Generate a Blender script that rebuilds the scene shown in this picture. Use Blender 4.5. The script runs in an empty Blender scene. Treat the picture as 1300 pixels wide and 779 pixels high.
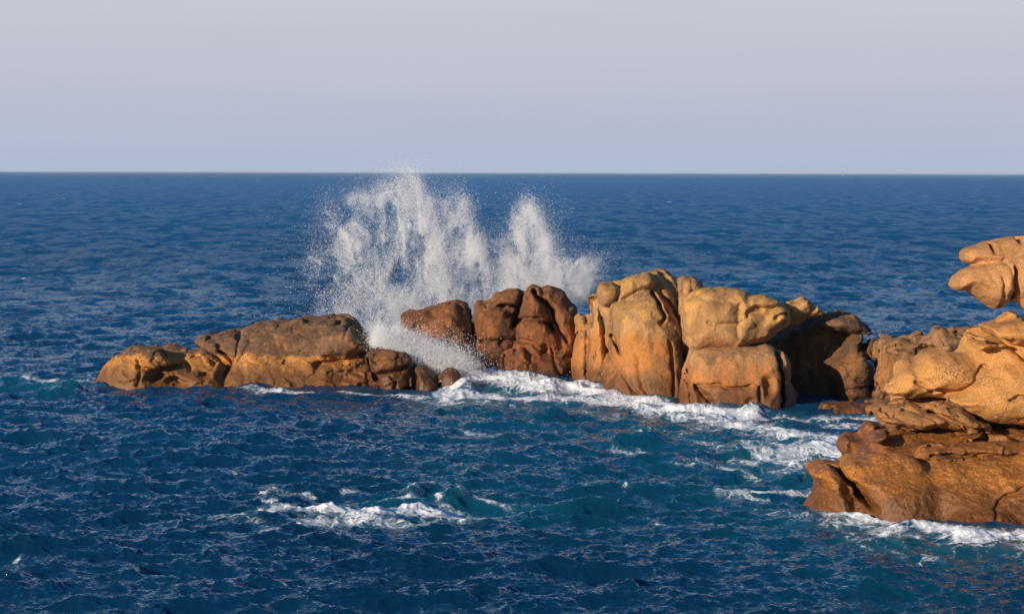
import bpy, math
import numpy as np
from mathutils import Matrix, Vector

SC = bpy.context.scene
COL = SC.collection
HAZE = 4.5e-5
# ------------------------------------------------------------------ camera
W, H, F = 1300.0, 779.0, 2426.0
CAMZ = 8.0
PITCH = math.atan((389.5 - 219.1) / F)
ROLL = 0.0027
fw = np.array([0, math.cos(PITCH), -math.sin(PITCH)])
R0 = np.array([1.0, 0, 0]); U0 = np.array([0, math.sin(PITCH), math.cos(PITCH)])
rt = math.cos(ROLL) * R0 + math.sin(ROLL) * U0
up = -math.sin(ROLL) * R0 + math.cos(ROLL) * U0
cam = bpy.data.cameras.new('camera'); cam.sensor_width = 36; cam.lens = 36 * F / W
cam.clip_start = 0.5; cam.clip_end = 60000
co = bpy.data.objects.new('camera', cam); COL.objects.link(co)
co.matrix_world = Matrix(((rt[0], up[0], -fw[0], 0), (rt[1], up[1], -fw[1], 0), (rt[2], up[2], -fw[2], CAMZ), (0, 0, 0, 1)))
SC.camera = co

def ray(px, py):
    px = np.asarray(px, float); py = np.asarray(py, float)
    d = fw[:, None] + rt[:, None] * ((px.ravel() - W / 2) / F) + up[:, None] * ((H / 2 - py.ravel()) / F)
    return (d / d[1]).T                                  # scaled so that y = 1

def at(px, py, D, lx=0.0, lz=0.0, x0=0.0, z0=0.0):
    """image direction -> point of the (leaning) plane y = D + lx (x-x0) + lz (z-z0)"""
    d = ray(px, py)
    t = (D - lx * x0 + lz * (CAMZ - z0)) / (1 - lx * d[:, 0] - lz * d[:, 2])
    return d[:, 0] * t, d[:, 2] * t + CAMZ, t

# ------------------------------------------------------------------ helpers
def mesh_obj(name, V, Fc, mat, origin=(0, 0, 0), smooth=True, attrs=None):
    V = np.asarray(V, np.float32) - np.asarray(origin, np.float32)
    Fc = np.asarray(Fc, np.int32); k = Fc.shape[1]
    me = bpy.data.meshes.new(name)
    me.vertices.add(len(V)); me.vertices.foreach_set('co', V.ravel())
    me.loops.add(Fc.size); me.loops.foreach_set('vertex_index', Fc.ravel())
    me.polygons.add(len(Fc)); me.polygons.foreach_set('loop_start', np.arange(0, Fc.size, k, dtype=np.int32))
    me.update(calc_edges=True)
    if smooth: me.polygons.foreach_set('use_smooth', np.ones(len(Fc), bool))
    for an, arr in (attrs or {}).items():
        a = me.attributes.new(an, 'FLOAT', 'POINT'); a.data.foreach_set('value', np.asarray(arr, np.float32))
    me.materials.append(mat); me.validate()
    o = bpy.data.objects.new(name, me); o.location = origin; COL.objects.link(o)
    return o

def tag(o, label=None, cat=None, group=None, kind=None):
    if label: o['label'] = label
    if cat: o['category'] = cat
    if group: o['group'] = group
    if kind: o['kind'] = kind
    return o

def _hash(ix, iy, iz, seed):
    h = (ix.astype(np.int64) * 374761393 + iy.astype(np.int64) * 668265263 + iz.astype(np.int64) * 2147483647 + seed * 1274126177) & 0xffffffff
    h = ((h ^ (h >> 13)) * 1274126177) & 0xffffffff
    h = ((h ^ (h >> 15)) * 2246822519) & 0xffffffff
    h = h ^ (h >> 16)
    return (h & 0xffffff).astype(np.float32) / 8388608.0 - 1.0

def noise3(x, y, z, seed=0):
    fx, fy, fz = np.floor(x), np.floor(y), np.floor(z)
    ix, iy, iz = fx.astype(np.int64), fy.astype(np.int64), fz.astype(np.int64)
    x, y, z = x - fx, y - fy, z - fz
    u, v, w = [t * t * t * (t * (t * 6 - 15) + 10) for t in (x, y, z)]
    def c(a, b, d): return _hash(ix + a, iy + b, iz + d, seed)
    x00 = c(0,0,0) * (1-u) + c(1,0,0) * u; x10 = c(0,1,0) * (1-u) + c(1,1,0) * u
    x01 = c(0,0,1) * (1-u) + c(1,0,1) * u; x11 = c(0,1,1) * (1-u) + c(1,1,1) * u
    return ((x00 * (1-v) + x10 * v) * (1-w) + (x01 * (1-v) + x11 * v) * w).astype(np.float32)

def fbm(x, y, z, oct=3, seed=0, gain=0.5):
    s = 0; a = 1.0
    for i in range(oct):
        # rotate a little each octave so that lattice directions do not line up
        s = s + a * noise3(x, y, z, seed + i * 17)
        x, y, z = (0.8 * x + 0.6 * y) * 2.03 + 3.1, (-0.6 * x + 0.8 * y) * 2.03 + 1.7 + 0.3 * z, z * 2.03 - 0.3 * x + 5.2
        a *= gain
    return s

def facets(x, y, z, size, seed):
    """piecewise flat tilts: every cell of stone breaks along its own plane"""
    x, y, z = x / size, y / size, z / size
    bx, by, bz = np.floor(x - .5).astype(np.int64), np.floor(y - .5).astype(np.int64), np.floor(z - .5).astype(np.int64)
    best = np.full(x.shape, 1e9, np.float32); val = np.zeros(x.shape, np.float32)
    for a in (0, 1):
        for b in (0, 1):
            for c in (0, 1):
                i, j, k = bx + a, by + b, bz + c
                px = i + .5 + .42 * _hash(i, j, k, seed); py = j + .5 + .42 * _hash(i, j, k, seed + 1); pz = k + .5 + .42 * _hash(i, j, k, seed + 2)
                dx, dy, dz = x - px, y - py, z - pz
                d = dx * dx + dy * dy + dz * dz
                v = dx * _hash(i, j, k, seed + 3) + dy * _hash(i, j, k, seed + 4) + dz * _hash(i, j, k, seed + 5) + 0.25 * _hash(i, j, k, seed + 6)
                m = d < best; best = np.where(m, d, best); val = np.where(m, v, val)
    return val * size

def sd_poly(px, py, P):
    d = np.full(px.shape, 1e9); s = np.ones(px.shape); n = len(P)
    for i in range(n):
        ax, ay = P[i]; bx, by = P[i - 1]
        ex, ey = bx - ax, by - ay; wx, wy = px - ax, py - ay
        t = np.clip((wx * ex + wy * ey) / (ex * ex + ey * ey + 1e-12), 0, 1)
        d = np.minimum(d, (wx - ex * t) ** 2 + (wy - ey * t) ** 2)
        c1 = py >= ay; c2 = py < by; c3 = ex * wy > ey * wx
        flip = (c1 & c2 & c3) | (~c1 & ~c2 & ~c3)
        s = np.where(flip, -s, s)
    return s * np.sqrt(d)

def d_line(px, py, P):
    d = np.full(px.shape, 1e9)
    for (ax, ay), (bx, by) in zip(P[:-1], P[1:]):
        ex, ey = bx - ax, by - ay; wx, wy = px - ax, py - ay
        t = np.clip((wx * ex + wy * ey) / (ex * ex + ey * ey + 1e-12), 0, 1)
        d = np.minimum(d, (wx - ex * t) ** 2 + (wy - ey * t) ** 2)
    return np.sqrt(d)

def catmull(P, n=4, closed=True):
    P = np.asarray(P, float); out = []; m = len(P)
    for i in range(m if closed else m - 1):
        if closed: a, b, c, d = P[i - 1], P[i], P[(i + 1) % m], P[(i + 2) % m]
        else: a, b, c, d = P[max(i - 1, 0)], P[i], P[i + 1], P[min(i + 2, m - 1)]
        for k in range(n):
            t = k / n
            tn = 0.5
            out.append(b + tn * (c - a) * t + (3 * (c - b) - tn * 2 * (c - a) - tn * (d - b)) * t * t + (2 * (b - c) + tn * (c - a) + tn * (d - b)) * t ** 3)
    if not closed: out.append(P[-1])
    return np.array(out)

def smin(a, b, k):
    h = np.clip(0.5 + 0.5 * (b - a) / k, 0, 1)
    return b * (1 - h) + a * h - k * h * (1 - h)

def surface_nets(Fv, org, h):
    S = Fv < 0
    nx, ny, nz = Fv.shape
    c = [(a, b, d) for a in (0, 1) for b in (0, 1) for d in (0, 1)]
    sl = lambda a, b, d: (slice(a, nx - 1 + a), slice(b, ny - 1 + b), slice(d, nz - 1 + d))
    cnt = sum(S[sl(*q)].astype(np.int8) for q in c)
    idx = np.argwhere((cnt > 0) & (cnt < 8))
    vid = np.full((nx - 1, ny - 1, nz - 1), -1, np.int64)
    vid[idx[:, 0], idx[:, 1], idx[:, 2]] = np.arange(len(idx))
    acc = np.zeros((len(idx), 3)); num = np.zeros(len(idx))
    fc = {q: Fv[idx[:, 0] + q[0], idx[:, 1] + q[1], idx[:, 2] + q[2]] for q in c}
    for q in c:
        for ax in range(3):
            if q[ax] == 0:
                r = list(q); r[ax] = 1; r = tuple(r)
                a, b = fc[q], fc[r]; m = (a < 0) != (b < 0)
                t = np.where(m, a / np.where(m, a - b, 1), 0)
                p = np.tile(np.array(q, float), (len(idx), 1)); p[:, ax] = t
                acc[m] += p[m]; num[m] += 1
    V = (idx + acc / num[:, None]) * h + org
    quads = []
    for ax in range(3):
        A = [slice(1, -1)] * 3; A[ax] = slice(0, -1); B = [slice(1, -1)] * 3; B[ax] = slice(1, None)
        a, b = S[tuple(A)], S[tuple(B)]
        for e in np.argwhere(a != b)[None]:
            p = e + 1; p[:, ax] -= 1
            s = a[e[:, 0], e[:, 1], e[:, 2]]
            u, v = [(1, 2), (2, 0), (0, 1)][ax]
            def g(du, dv):
                r = p.copy(); r[:, u] -= du; r[:, v] -= dv
                return vid[r[:, 0], r[:, 1], r[:, 2]]
            Q = np.stack([g(1, 1), g(0, 1), g(0, 0), g(1, 0)], 1)
            Q[~s] = Q[~s][:, ::-1]
            quads.append(Q)
    return V, np.concatenate(quads)

def vnormals(V, Q):
    n = np.cross(V[Q[:, 2]] - V[Q[:, 0]], V[Q[:, 3]] - V[Q[:, 1]])
    N = np.zeros_like(V)
    for k in range(4):
        for j in range(3): N[:, j] += np.bincount(Q[:, k], n[:, j], len(V))
    return N / (np.linalg.norm(N, axis=1, keepdims=True) + 1e-9)

# ------------------------------------------------------------------ materials
class NT:
    def __init__(s, mat):
        mat.use_nodes = True; s.nt = mat.node_tree; s.nt.nodes.clear()
        s.out = s.n('ShaderNodeOutputMaterial')
    def n(s, t, **kw):
        x = s.nt.nodes.new(t)
        for k, v in kw.items():
            if k.startswith('i_'):
                key = k[2:].replace('_', ' '); x.inputs[key].default_value = v
            else: setattr(x, k, v)
        return x
    def l(s, a, b): s.nt.links.new(a, b)
    def _set(s, sock, v):
        if isinstance(v, bpy.types.NodeSocket): s.l(v, sock)
        else: sock.default_value = v
    def math(s, op, a, b=0.0, c=0.0, clamp=False):
        x = s.n('ShaderNodeMath', operation=op, use_clamp=clamp)
        for i, v in enumerate((a, b, c)): s._set(x.inputs[i], v)
        return x.outputs[0]
    def mr(s, v, a, b, c=0.0, d=1.0, t='SMOOTHSTEP'):
        x = s.n('ShaderNodeMapRange', interpolation_type=t)
        for i, q in enumerate((v, a, b, c, d)): s._set(x.inputs[i], q)
        return x.outputs[0]
    def noise(s, vec, scale, detail=4, rough=0.55, dist=0.0, off=0.0, typ='FBM'):
        x = s.n('ShaderNodeTexNoise', noise_dimensions='4D'); x.noise_type = typ
        s.l(vec, x.inputs['Vector']); x.inputs['W'].default_value = off
        x.inputs['Scale'].default_value = scale; x.inputs['Detail'].default_value = detail
        x.inputs['Roughness'].default_value = rough; x.inputs['Distortion'].default_value = dist
        return x.outputs[0]
    def vor(s, vec, scale, feat='F1', rnd=1.0):
        x = s.n('ShaderNodeTexVoronoi', feature=feat); s.l(vec, x.inputs['Vector'])
        x.inputs['Scale'].default_value = scale; x.inputs['Randomness'].default_value = rnd
        return x.outputs['Distance']
    def mapv(s, vec, scale=(1, 1, 1), loc=(0, 0, 0), rot=(0, 0, 0)):
        x = s.n('ShaderNodeMapping'); s.l(vec, x.inputs[0])
        x.inputs['Scale'].default_value = scale; x.inputs['Location'].default_value = loc; x.inputs['Rotation'].default_value = rot
        return x.outputs[0]
    def mix(s, f, a, b, blend='MIX'):
        x = s.n('ShaderNodeMix', data_type='RGBA', blend_type=blend)
        s._set(x.inputs[0], f)
        for i, v in ((6, a), (7, b)):
            if not isinstance(v, bpy.types.NodeSocket) and len(v) == 3: v = (*v, 1)
            s._set(x.inputs[i], v)
        return x.outputs[2]

def rock_material(name, low, high, zb, seed, zsoft=0.35, dark=(0.06, 0.035, 0.022), yellow=0.3, stain=0.5, grain=0.35, bump=0.5, wet=0.35, spots=0.0, patch=0.6, zn=1.6, spot_at=(), wetz=1.3):
    m = bpy.data.materials.new(name); t = NT(m)
    g = t.n('ShaderNodeNewGeometry'); P = g.outputs['Position']
    sep = t.n('ShaderNodeSeparateXYZ'); t.l(P, sep.inputs[0]); z = sep.outputs[2]
    nsep = t.n('ShaderNodeSeparateXYZ'); t.l(g.outputs['True Normal'], nsep.inputs[0])
    n1 = t.noise(P, 0.9, 5, 0.6, 0.6, seed)
    n2 = t.noise(P, 3.2, 6, 0.65, 0.3, seed + 3)
    n3 = t.noise(t.mapv(P, (2.2, 2.2, 0.28)), 1.0, 5, 0.6, 0.5, seed + 7)      # rain streaks run down
    n4 = t.noise(P, 16, 5, 0.7, 0, seed + 9)
    # tide mark: clean orange stone below, weathered grey brown crust above
    zz = t.math('ADD', z, t.math('MULTIPLY', t.math('SUBTRACT', n1, 0.5), zn))
    zz = t.math('ADD', zz, t.math('MULTIPLY', t.math('SUBTRACT', n3, 0.5), zn * 0.9))
    fh = t.mr(zz, zb - zsoft, zb + zsoft)
    c = t.mix(fh, low, high)
    # warm / pale drifts in the stone
    c = t.mix(t.mr(n2, 0.45, 0.68, 0, 0.28), c, tuple(min(1, v * 1.45) for v in low))
    c = t.mix(t.mr(n1, 0.5, 0.72, 0, 0.55), c, tuple(v * 0.62 for v in low))
    # yellow lichen on tops
    up_ = t.mr(nsep.outputs[2], -0.25, 0.45)
    yl = t.math('MULTIPLY', t.math('MULTIPLY', up_, t.mr(t.noise(P, 1.6, 4, 0.6, 0.2, seed + 12), 0.42, 0.6)), yellow)
    yl = t.math('MULTIPLY', yl, t.mr(z, 1.8, 3.0))
    c = t.mix(yl, c, (0.62, 0.325, 0.065))
    # broad weathered patches, sharp edged where the crust has flaked off
    pt = t.noise(t.mapv(P, (1.0, 1.0, 0.75)), 0.75, 7, 0.62, 0.9, seed + 41)
    c = t.mix(t.math('MULTIPLY', t.mr(pt, 0.50, 0.56), patch), c, tuple(v * 0.50 for v in high))
    c = t.mix(t.math('MULTIPLY', t.mr(pt, 0.40, 0.35), patch * 0.8), c, tuple(min(1, v * 1.25) for v in high))
    # dark streaks of lichen and rain
    st = t.math('MULTIPLY', t.mr(n3, 0.50, 0.62), stain)
    c = t.mix(st, c, dark)
    if spots > 0:
        sp = t.vor(P, 17.0); msk = t.math('MULTIPLY', t.mr(t.noise(P, 1.1, 2, 0.5, 0.2, seed + 20), 0.55, 0.66), 0.5)
        for (sx, sy, sD, srx, srz) in spot_at:
            ax_, az_, _t = at([sx], [sy], sD)
            q = t.n('ShaderNodeVectorMath', operation='SUBTRACT'); t.l(P, q.inputs[0]); q.inputs[1].default_value = (float(ax_[0]), sD, float(az_[0]))
            q2 = t.n('ShaderNodeVectorMath', operation='MULTIPLY'); t.l(q.outputs[0], q2.inputs[0]); q2.inputs[1].default_value = (1 / srx, .4, 1 / srz)
            q3 = t.n('ShaderNodeVectorMath', operation='LENGTH'); t.l(q2.outputs[0], q3.inputs[0])
            msk = t.math('MAXIMUM', msk, t.mr(t.math('ADD', q3.outputs['Value'], t.math('MULTIPLY', n2, 0.9)), 0.7, 1.5, 1, 0))
        s2 = t.math('MULTIPLY', t.mr(t.math('ADD', t.math('ADD', sp, t.math('MULTIPLY', n4, 0.35)), t.math('MULTIPLY', msk, -0.28)), 0.30, 0.40, 1, 0), t.mr(msk, 0.05, 0.4))
        c = t.mix(t.math('MULTIPLY', s2, spots), c, (0.09, 0.075, 0.06))
    # granite grain
    gr = t.vor(P, 38)
    gv = t.mr(gr, 0.1, 0.7, 1.0 + grain, 1.0 - grain, 'LINEAR')
    gc = t.n('ShaderNodeCombineColor'); [t.l(gv, gc.inputs[i]) for i in range(3)]
    c = t.mix(1.0, c, gc.outputs[0], 'MULTIPLY')
    c = t.mix(t.mr(n4, 0.35, 0.7, 0, 0.35), c, tuple(v * 0.45 for v in high))
    # black and rusty band of algae at the water
    wz = t.math('ADD', z, t.math('MULTIPLY', t.math('SUBTRACT', n2, 0.5), 0.9))
    wm = t.mr(wz, 0.30, 1.05, 1, 0)
    c = t.mix(t.math('MULTIPLY', wm, 0.75), c, (0.075, 0.030, 0.011))
    b = t.n('ShaderNodeBsdfPrincipled'); t.l(c, b.inputs['Base Color'])
    wmw = t.mr(wz, 0.2, wetz, wet, 0)
    t.l(t.math('SUBTRACT', 0.9, wmw), b.inputs['Roughness'])
    b.inputs['Specular IOR Level'].default_value = 0.35
    hgt = t.math('ADD', t.math('MULTIPLY', t.noise(P, 9, 8, 0.65, 0.2, seed + 30), 0.055), t.math('MULTIPLY', t.noise(P, 2.6, 6, 0.6, 0.4, seed + 31, ), 0.035))
    hgt = t.math('ADD', hgt, t.math('MULTIPLY', t.math('MINIMUM', gr, 0.55), -0.012))
    hgt = t.math('ADD', hgt, t.math('MULTIPLY', t.mr(t.vor(t.mapv(P, (1, 1, 1), (seed, 0, 0)), 5.0), 0.05, 0.35), 0.02))
    bp = t.n('ShaderNodeBump'); bp.inputs['Strength'].default_value = bump; bp.inputs['Distance'].default_value = 1.0
    t.l(hgt, bp.inputs['Height']); t.l(bp.outputs[0], b.inputs['Normal'])
    t.l(b.outputs[0], t.out.inputs[0])
    return m

OR = (0.44, 0.165, 0.042)     # wet orange granite
BR = (0.26, 0.105, 0.040)     # brown weathered
GB = (0.25, 0.145, 0.080)     # grey brown crust
PK = (0.50, 0.27, 0.125)      # pale pinkish
YE = (0.56, 0.31, 0.10)       # yellowish
M = dict(
    isle=rock_material('granite_isle', (0.60, 0.25, 0.052), (0.165, 0.092, 0.054), 1.0, 1.0, zsoft=0.07, yellow=0.1, stain=0.35, patch=.3, zn=.9),
    brown=rock_material('granite_brown', (0.27, 0.092, 0.026), (0.25, 0.098, 0.034), 2.0, 5.0, stain=0.6, yellow=0.0, patch=.75),
    wetbrown=rock_material('granite_wet', (0.24, 0.09, 0.026), (0.12, 0.060, 0.032), 1.0, 9.0, stain=0.6, yellow=0.0, wet=0.5),
    pillar=rock_material('granite_pillar', (0.47, 0.185, 0.046), (0.43, 0.235, 0.100), 2.0, 13.0, yellow=1.0, stain=0.6, zsoft=0.15, patch=.55),
    block=rock_material('granite_block', (0.49, 0.185, 0.045), (0.49, 0.26, 0.105), 1.25, 17.0, yellow=1.0, stain=0.35, bump=0.4, patch=.35),
    cliff=rock_material('granite_cliff', (0.27, 0.115, 0.036), (0.155, 0.085, 0.043), 2.0, 21.0, yellow=0.1, stain=0.5, patch=.6),  # upper stone colour darkened to deepen the shadow on this boulder
    ridge=rock_material('granite_ridge', (0.36, 0.165, 0.055), (0.30, 0.155, 0.070), 2.0, 41.0, yellow=0.2, stain=0.5, patch=.6),
    near=rock_material('granite_near', (0.52, 0.225, 0.058), (0.56, 0.27, 0.080), 1.8, 25.0, yellow=0.12, stain=0.12, spots=0.7, bump=0.35, patch=.25, spot_at=((1206,468,47.6,.55,.42), (1245,486,47.0,.55,.22))),
    shelf=rock_material('granite_shelf', (0.30, 0.13, 0.040), (0.38, 0.175, 0.058), 1.8, 27.0, yellow=0.0, stain=0.45, bump=0.4, patch=.6),
    fore=rock_material('granite_fore', (0.52, 0.195, 0.036), (0.50, 0.195, 0.040), 2.5, 29.0, yellow=0.0, stain=0.3, grain=0.55, bump=0.75, wet=0.5, patch=.35, wetz=3.2),
    terrace=rock_material('granite_terrace', (0.30, 0.115, 0.030), (0.27, 0.10, 0.030), 2.5, 31.0, yellow=0.0, stain=0.5, bump=0.6, wetz=3.5, wet=0.6, patch=.6),
    perch=rock_material('granite_perch', (0.50, 0.245, 0.095), (0.52, 0.245, 0.090), 5.0, 33.0, yellow=0.15, stain=0.3, bump=0.3, patch=.3),
)

# ------------------------------------------------------------------ rocks
def L(poly, D, T, R=None, lz=0.0, lx=0.0, k=0.12, dome=0.3):
    return dict(poly=poly, D=D, T=T, R=R, lz=lz, lx=lx, k=k, dome=dome)

def make_rock(name, label, group, mat, lumps, cracks=(), dabs=(), vox=0.045, n1=0.12, s1=0.9, n2=0.022, s2=3.8, seed=0, cut=None, ridge=0.02, strata=0.0, fac=0.16, fs=0.85):
    prep = []; lo = np.array([1e9] * 3); hi = -lo
    for l in lumps:
        P = catmull(l['poly'], 3)
        cx, cz, _ = at([P[:, 0].mean()], [P[:, 1].mean()], l['D'])
        X, Z, Y = at(P[:, 0], P[:, 1], l['D'], l['lx'], l['lz'], cx[0], cz[0])
        prep.append((np.stack([X, Z], 1), cx[0], cz[0]))
        lo = np.minimum(lo, [X.min(), Y.min() - l['T'], Z.min()]); hi = np.maximum(hi, [X.max(), Y.max() + l['T'], Z.max()])
    lo -= 0.35; hi += 0.35; lo[2] = max(lo[2], -1.4)
    nx, ny, nz = np.ceil((hi - lo) / vox).astype(int) + 1
    x = lo[0] + vox * np.arange(nx); y = lo[1] + vox * np.arange(ny); z = lo[2] + vox * np.arange(nz)
    X2, Z2 = np.meshgrid(x, z, indexing='ij')
    # a gentle warp of the outline so that no edge stays a clean curve
    wx = 0.05 * fbm(X2 * 1.7, X2 * 0 + seed, Z2 * 1.7, 3, seed + 70); wz = 0.05 * fbm(X2 * 1.7, X2 * 0 + seed + 9, Z2 * 1.7, 3, seed + 71)
    Fv = None
    for l, (P, cx, cz) in zip(lumps, prep):
        s2d = sd_poly(X2 + wx, Z2 + wz, P)
        rin = max(-s2d.min(), 0.05)
        T = l['T']; Rr = l['R'] if l['R'] else min(T, rin) * 0.85
        Rr = min(Rr, T * 0.98)
        s = np.clip(-s2d / rin, 0, 1)
        Te = T * (1 - l['dome'] * (1 - s) ** 2)
        yc = l['D'] + l['lx'] * (X2 - cx) + l['lz'] * (Z2 - cz)
        qx = (s2d + Rr)[:, None, :]
        qy = np.abs(y[None, :, None] - yc[:, None, :]) - (Te - Rr)[:, None, :]
        f = np.sqrt(np.maximum(qx, 0) ** 2 + np.maximum(qy, 0) ** 2) + np.minimum(np.maximum(qx, qy), 0) - Rr
        f = f.astype(np.float32)
        Fv = f if Fv is None else smin(Fv, f, l['k'])
    # creases and hollows pressed into the side that faces the sea lane
    Dm = lumps[0]['D']; front = (y < Dm + 0.25)[None, :, None]
    carve = np.zeros_like(X2)
    for (pts, w, dep) in cracks:
        pts = catmull(pts, 4, closed=False)
        cxs, czs, _ = at(pts[:, 0], pts[:, 1], Dm - lumps[0]['T'] * 0.6)
        jx = 0.045 * noise3(X2 * 5, X2 * 0, Z2 * 5, seed + 5); jz = 0.045 * noise3(X2 * 5, X2 * 0 + 4, Z2 * 5, seed + 6)
        d = d_line(X2 + jx, Z2 + jz, np.stack([cxs, czs], 1))
        carve = np.maximum(carve, dep * np.exp(-(d / w) ** 2))
    for (px, py, rx, ry, dep) in dabs:
        cxs, czs, tt = at([px], [py], Dm - lumps[0]['T'] * 0.6); sc = tt[0] / F
        q = ((X2 + wx * 1.5 - cxs[0]) / (rx * sc)) ** 2 + ((Z2 + wz * 1.5 - czs[0]) / (ry * sc)) ** 2
        carve = carve + dep * np.exp(-q ** 1.5)
    Fv = np.where(front, Fv + carve[:, None, :].astype(np.float32), Fv)
    band = np.abs(Fv) < (n1 * 1.8 + 0.25)
    ii = np.argwhere(band); bx, by, bz = x[ii[:, 0]], y[ii[:, 1]], z[ii[:, 2]]
    wxx = 0.35 * noise3(bx * .8, by * .8, bz * .8, seed + 40)
    nn = n1 * fbm(bx * s1 + wxx, by * s1 - wxx, bz * s1, 2, seed)
    r = np.abs(fbm(bx * s1 * 0.9 + 7 + wxx, by * s1 * 0.9, bz * s1 * 0.9 - wxx, 2, seed + 50))
    nn = nn + ridge * 1.6 * np.exp(-(r / 0.045) ** 2)                   # thin joints in the stone
    jw = 0.12 * noise3(bx * 2.3, by * 2.3, bz * 2.3, seed + 44)
    if fac: nn = nn + fac * facets(bx + jw, by + jw, (bz - jw) * 1.15, fs, seed + 300)
    if strata: nn = nn + strata * (np.abs(((bz * 2.2 + 0.5 * noise3(bx * .6, by * .6, bz * .6, seed + 60)) % 1.0) - 0.5) - 0.25)
    Fv[band] += nn
    Fv[[0, -1]] = 1; Fv[:, [0, -1]] = 1; Fv[:, :, [0, -1]] = 1
    V, Q = surface_nets(Fv, lo, vox)
    N = vnormals(V, Q)
    a, b, c = V.T
    dd = n2 * fbm(a * s2, b * s2, c * s2, 4, seed + 90, 0.55)
    V = V + N * dd[:, None]
    org = (float(V[:, 0].mean()), float(V[:, 1].mean()), float(max(V[:, 2].min(), 0)))
    o = mesh_obj(name, V, Q, M[mat] if isinstance(mat, str) else mat, org)
    tag(o, label or None, ('rock' if 'rock' in name else 'boulder') if label else None, group)
    return o

BF = 545  # image row that lies under water for the far rocks
gl = 'low rocks of the left islet'; gm = 'boulders of the middle reef'; gr_ = 'rocks of the right shore'
make_rock('low_rock', 'low rounded brown rock tapering into the sea at the far left tip of the islet', gl, 'isle', [
    L([(116,BF),(115,490),(121,480),(132,464),(146,452),(165,444),(180,440),(200,443),(214,452),(222,468),(228,BF)], 72.6, 1.3, lx=-0.25),
    L([(170,BF),(172,462),(182,440),(202,440),(222,440),(240,441),(256,440),(272,443),(286,452),(291,464),(284,480),(281,BF)], 73.4, 1.6, lz=0.45),
    L([(200,BF),(210,462),(232,462),(262,464),(285,466),(284,BF)], 72.4, 0.9, k=0.05),
  ], cracks=[([(178,465),(200,469),(224,466)], .09, .35), ([(218,452),(228,460),(240,470)], .06, .22), ([(256,446),(262,456),(268,466)], .05, .25), ([(176,458),(181,470),(178,486)], .07, .2),
             ([(284,446),(292,460),(286,478)], .08, .3)],
  dabs=[(200,478,11,6,.55), (225,483,10,5,.4), (262,478,7,5,.3)], fac=.14, seed=3, n1=.07)
make_rock('slab_rock', 'long islet slab with grey brown crust on top and clean orange stone along the water', gl, 'isle', [
    L([(280,BF),(282,480),(291,460),(253,438),(251,431),(266,427),(299,418),(326,410),(347,407),(366,407),(400,404),(435,400),(447,405),(458,419),(468,432),(478,442),(474,455),(470,480),(468,BF)], 74.2, 1.9, lz=0.7, R=0.6),
    L([(251,431),(275,425),(300,419),(320,440),(315,466),(297,462),(288,446),(270,443)], 73.6, 0.9, lz=0.3, R=.35, k=.05),
    L([(280,BF),(283,478),(296,461),(325,456),(356,456),(375,447),(402,445),(420,458),(470,456),(480,480),(481,BF)], 72.9, 1.3, lz=0.25, k=0.08),
    L([(400,445),(420,420),(445,415),(462,430),(474,443),(440,452),(408,460)], 73.0, 1.0, k=.06),
  ], cracks=[([(405,461),(425,457),(448,453),(468,450)], .09, .42), ([(296,419),(304,430),(303,444),(300,458)], .05, .14), ([(320,457),(350,458),(372,447),(400,444)], .05, .10),
             ([(365,420),(390,414),(405,418),(430,412)], .10, .10), ([(278,444),(290,452),(297,461)], .07, .3), ([(432,402),(441,412),(440,428)],.06,.1), ([(420,470),(450,468),(462,474)],.06,.15)],
  dabs=[(338,480,8,14,.10), (437,474,14,5,.16)], fac=.13, seed=7, n1=.10)
make_rock('ribbed_rock', 'dark ribbed rock wedged at the right end of the slab beside the white surge', gl, 'wetbrown', [
    L([(470,BF),(472,480),(463,455),(475,446),(491,443),(512,447),(527,458),(531,467),(526,480),(528,BF)], 72.0, 1.3),
    L([(466,460),(480,450),(505,448),(520,456),(522,466),(500,471),(478,474)], 71.5, .9, k=.04),
    L([(524,BF),(526,470),(533,466),(546,469),(556,478),(563,492),(564,BF)], 71.3, 0.9, k=.04),
  ], cracks=[([(464,454),(472,470),(482,492)], .08, .4), ([(478,474),(500,470),(521,463)], .07, .3), ([(524,462),(527,480),(528,498)], .08, .4), ([(497,476),(503,486),(500,497)], .05, .15), ([(478,458),(495,453),(515,455)],.05,.15)],
  seed=11, n1=.10)
make_rock('wet_boulder', 'smallest dark wet boulder at the surge just right of the ribbed rock', gl, 'wetbrown', [
    L([(553,500),(558,478),(568,468),(578,470),(587,481),(588,500)], 71.2, 0.55)], fac=.1, fs=.5, seed=12, n1=.06, vox=.035)
make_rock('leaning_boulder', 'brown boulder with flat left face standing in the splash, leftmost of the middle reef', gm, 'brown', [
    L([(524,BF),(530,430),(517,420),(513,398),(522,394),(542,390),(565,384),(579,382),(590,388),(597,399),(600,418),(604,432),(610,455),(613,480),(613,BF)], 75.0, 1.4, lz=0.35, R=.7),
  ], cracks=[([(583,386),(586,405),(592,425)], .08, .12), ([(545,400),(570,398),(582,402)],.12,.08)], seed=15, n1=.09)
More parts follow.
